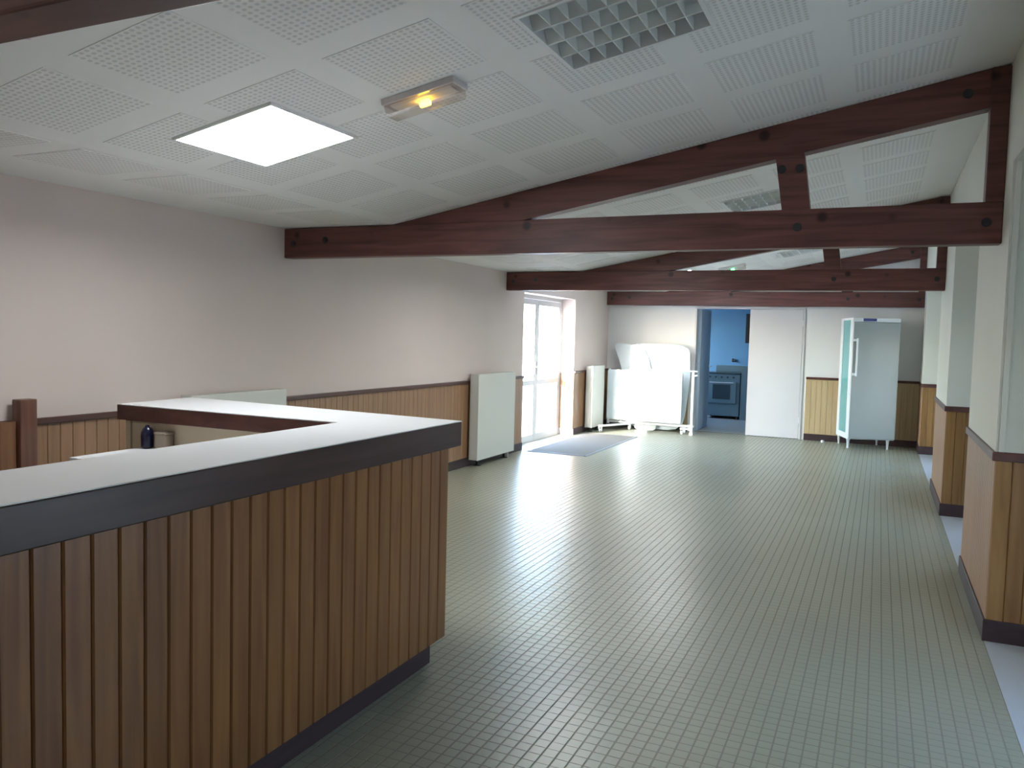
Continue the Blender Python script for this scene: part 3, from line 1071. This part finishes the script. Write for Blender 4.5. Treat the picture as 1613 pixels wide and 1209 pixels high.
# local: front-left corner at origin, front along +X, depth +Y
w = 0.028
obj('body', MB().box(0, FW, FD - 0.02, FD, Z0, Z1).box(FW - w, FW, 0.04, FD - 0.02, Z0, Z1).box(0, FW - w, 0.04, FD - 0.02, Z1 - 0.03, Z1).box(0, FW - w, 0.04, FD - 0.02, Z0, Z0 + 0.08)
    .box(0, 0.03, 0.04, 0.13, Z0 + 0.08, Z1 - 0.03).box(0, 0.03, FD - 0.13, FD - 0.02, Z0 + 0.08, Z1 - 0.03), M_fridgew, fr_, local=True)
obj('side_glass', MB().box(0.008, 0.020, 0.13, FD - 0.13, Z0 + 0.08, Z1 - 0.03), M_teal, fr_, local=True)
hp = obj('header_panel', MB().box(0, FW, 0.0, 0.039, Z1 - 0.055, Z1, 0.004), M_fridgew, fr_, local=True)
obj('name_plate', MB().box(0.135, 0.315, -0.004, 0.0, Z1 - 0.045, Z1 - 0.006), M_blue, hp, local=True)
dr = obj('fridge_door', MB().box(0.012, FW - 0.004, -0.012, 0.036, Z0 + 0.012, Z1 - 0.060, 0.006), M_fridge, fr_, local=True)
obj('door_edge', MB().box(0.0, 0.011, -0.012, 0.036, Z0 + 0.012, Z1 - 0.060, 0.002), M_fridgew, dr, local=True)
obj('handle', MB().box(0.045, 0.068, -0.060, -0.040, 1.04, 1.58, 0.004).box(0.012, 0.066, -0.042, -0.0125, 1.05, 1.085).box(0.012, 0.066, -0.042, -0.0125, 1.535, 1.57), M_fridgew, dr, local=True)
obj('shelf', MB().box(0.03, FW - w - 0.005, 0.10, FD - 0.03, 0.86, 0.868).box(0.03, FW - w - 0.005, 0.10, FD - 0.03, 1.22, 1.228).box(0.03, FW - w - 0.005, 0.10, FD - 0.03, 0.56, 0.568), M_alu, fr_, local=True)
for x, y in ((0.03, 0.08), (FW - 0.07, 0.08), (0.03, FD - 0.06), (FW - 0.07, FD - 0.06)):
    obj('leg', MB().lathe([(0.017, 0.0), (0.017, 0.012), (0.014, 0.016), (0.022, 0.118), (0.030, 0.1345)], (x, y, 0), 12), M_whitem, fr_, local=True, smooth=True)

t = tag(obj('door_stop', MB().lathe([(0.022, 0), (0.026, 0.006), (0.024, 0.028), (0.014, 0.036)], (0, 0, 0)), M_whitem, smooth=True), 'tiny white door stop on the floor left of the fridge', 'door stop')
t.location = (-0.72, 12.92, 0.0016)

# ------------------------------------------------------------------ kitchen furniture seen through the doorway
t = thing('cooker', 'dark steel kitchen range with oven window, seen through the doorway', 'cooker', (-2.72, 15.85, 0))
cx0, cx1, cy0, cy1 = -3.04, -2.38, 15.60, 16.23
obj('body', MB().box(cx0, cx1, cy0 + 0.03, cy1, 0.06, 0.86, 0.005), M_steel, t)
od = obj('oven_door', MB().box(cx0 + 0.05, cx1 - 0.06, cy0, cy0 + 0.028, 0.30, 0.73, 0.006), M_steel, t)
obj('window', MB().box(cx0 + 0.16, cx1 - 0.17, cy0 - 0.004, cy0, 0.38, 0.66), M_dsteel, od)
obj('handle', MB().cyl((cx0 + 0.10, cy0 - 0.03, 0.70), (cx1 - 0.11, cy0 - 0.03, 0.70), 0.010, 10), M_alu, od)
obj('hob', MB().box(cx0 - 0.01, cx1 + 0.01, cy0, cy1, 0.861, 0.885, 0.004), M_dsteel, t)
obj('backsplash', MB().box(cx0 + 0.10, cx1 + 0.01, cy1 - 0.03, cy1 + 0.015, 0.886, 1.01, 0.004), M_steel, t)
for k in range(5):
    x = cx0 + 0.10 + k * 0.11
    obj('knob', MB().cyl((x, cy0 + 0.03, 0.80), (x, cy0 + 0.005, 0.80), 0.018, 12), M_dark, t)
for x in (cx0 + 0.04, cx1 - 0.04):
    for y in (cy0 + 0.07, cy1 - 0.05):
        obj('leg', MB().cyl((x, y, 0), (x, y, 0.0605), 0.018, 10), M_dark, t)

t = thing('shelf_unit', 'grey kitchen unit with dark open shelves right of the range', 'shelf unit', (-2.0, 15.9, 0))
a, b = -2.36, -1.60
obj('side_panel', MB().box(a, a + 0.12, 15.62, 16.24, 0.0, 0.98), M_steel, t)
obj('side_panel', MB().box(b - 0.02, b, 15.62, 16.24, 0.0, 0.98), M_steel, t)
obj('back_panel', MB().box(a + 0.12, b - 0.02, 16.22, 16.24, 0.0, 0.98), M_dsteel, t)
for z in (0.05, 0.30, 0.54, 0.78):
    obj('shelf', MB().box(a + 0.1205, b - 0.0205, 15.63, 16.219, z, z + 0.03), M_steel, t)
obj('top', MB().box(a - 0.005, b + 0.01, 15.60, 16.245, 0.981, 1.005, 0.003), M_steel, t)

t = thing('wall_cupboard', 'dark cupboard hung high on the kitchen wall', 'cupboard', (-2.0, 16.1, 1.46))
obj('carcass', MB().box(-2.36, -1.60, 15.93, 16.249, 1.46, 2.02), M_dsteel, t)
for k in range(2):
    x = -2.357 + k * 0.38
    dd = obj('cupboard_door', MB().box(x, x + 0.375, 15.912, 15.929, 1.463, 2.017, 0.003), M_dark, t)
    obj('knob', MB().cyl((x + (0.34 if k == 0 else 0.035), 15.912, 1.52), (x + (0.34 if k == 0 else 0.035), 15.895, 1.52), 0.010, 10), M_alu, dd)

t = thing('wall_tap', 'small dark tap on the blue kitchen wall above the range', 'tap', (-2.62, 16.23, 1.10))
obj('body', MB().cyl((-2.62, 16.249, 1.10), (-2.62, 16.17, 1.10), 0.018, 12), M_dark, t, smooth=True)
obj('spout', MB().cyl((-2.62, 16.18, 1.10), (-2.56, 16.08, 1.13), 0.010, 10).cyl((-2.56, 16.08, 1.13), (-2.56, 16.08, 1.09), 0.010, 10), M_dark, t, smooth=True)
obj('valve', MB().cyl((-2.62, 16.20, 1.11), (-2.62, 16.20, 1.15), 0.020, 12), M_dark, t, smooth=True)
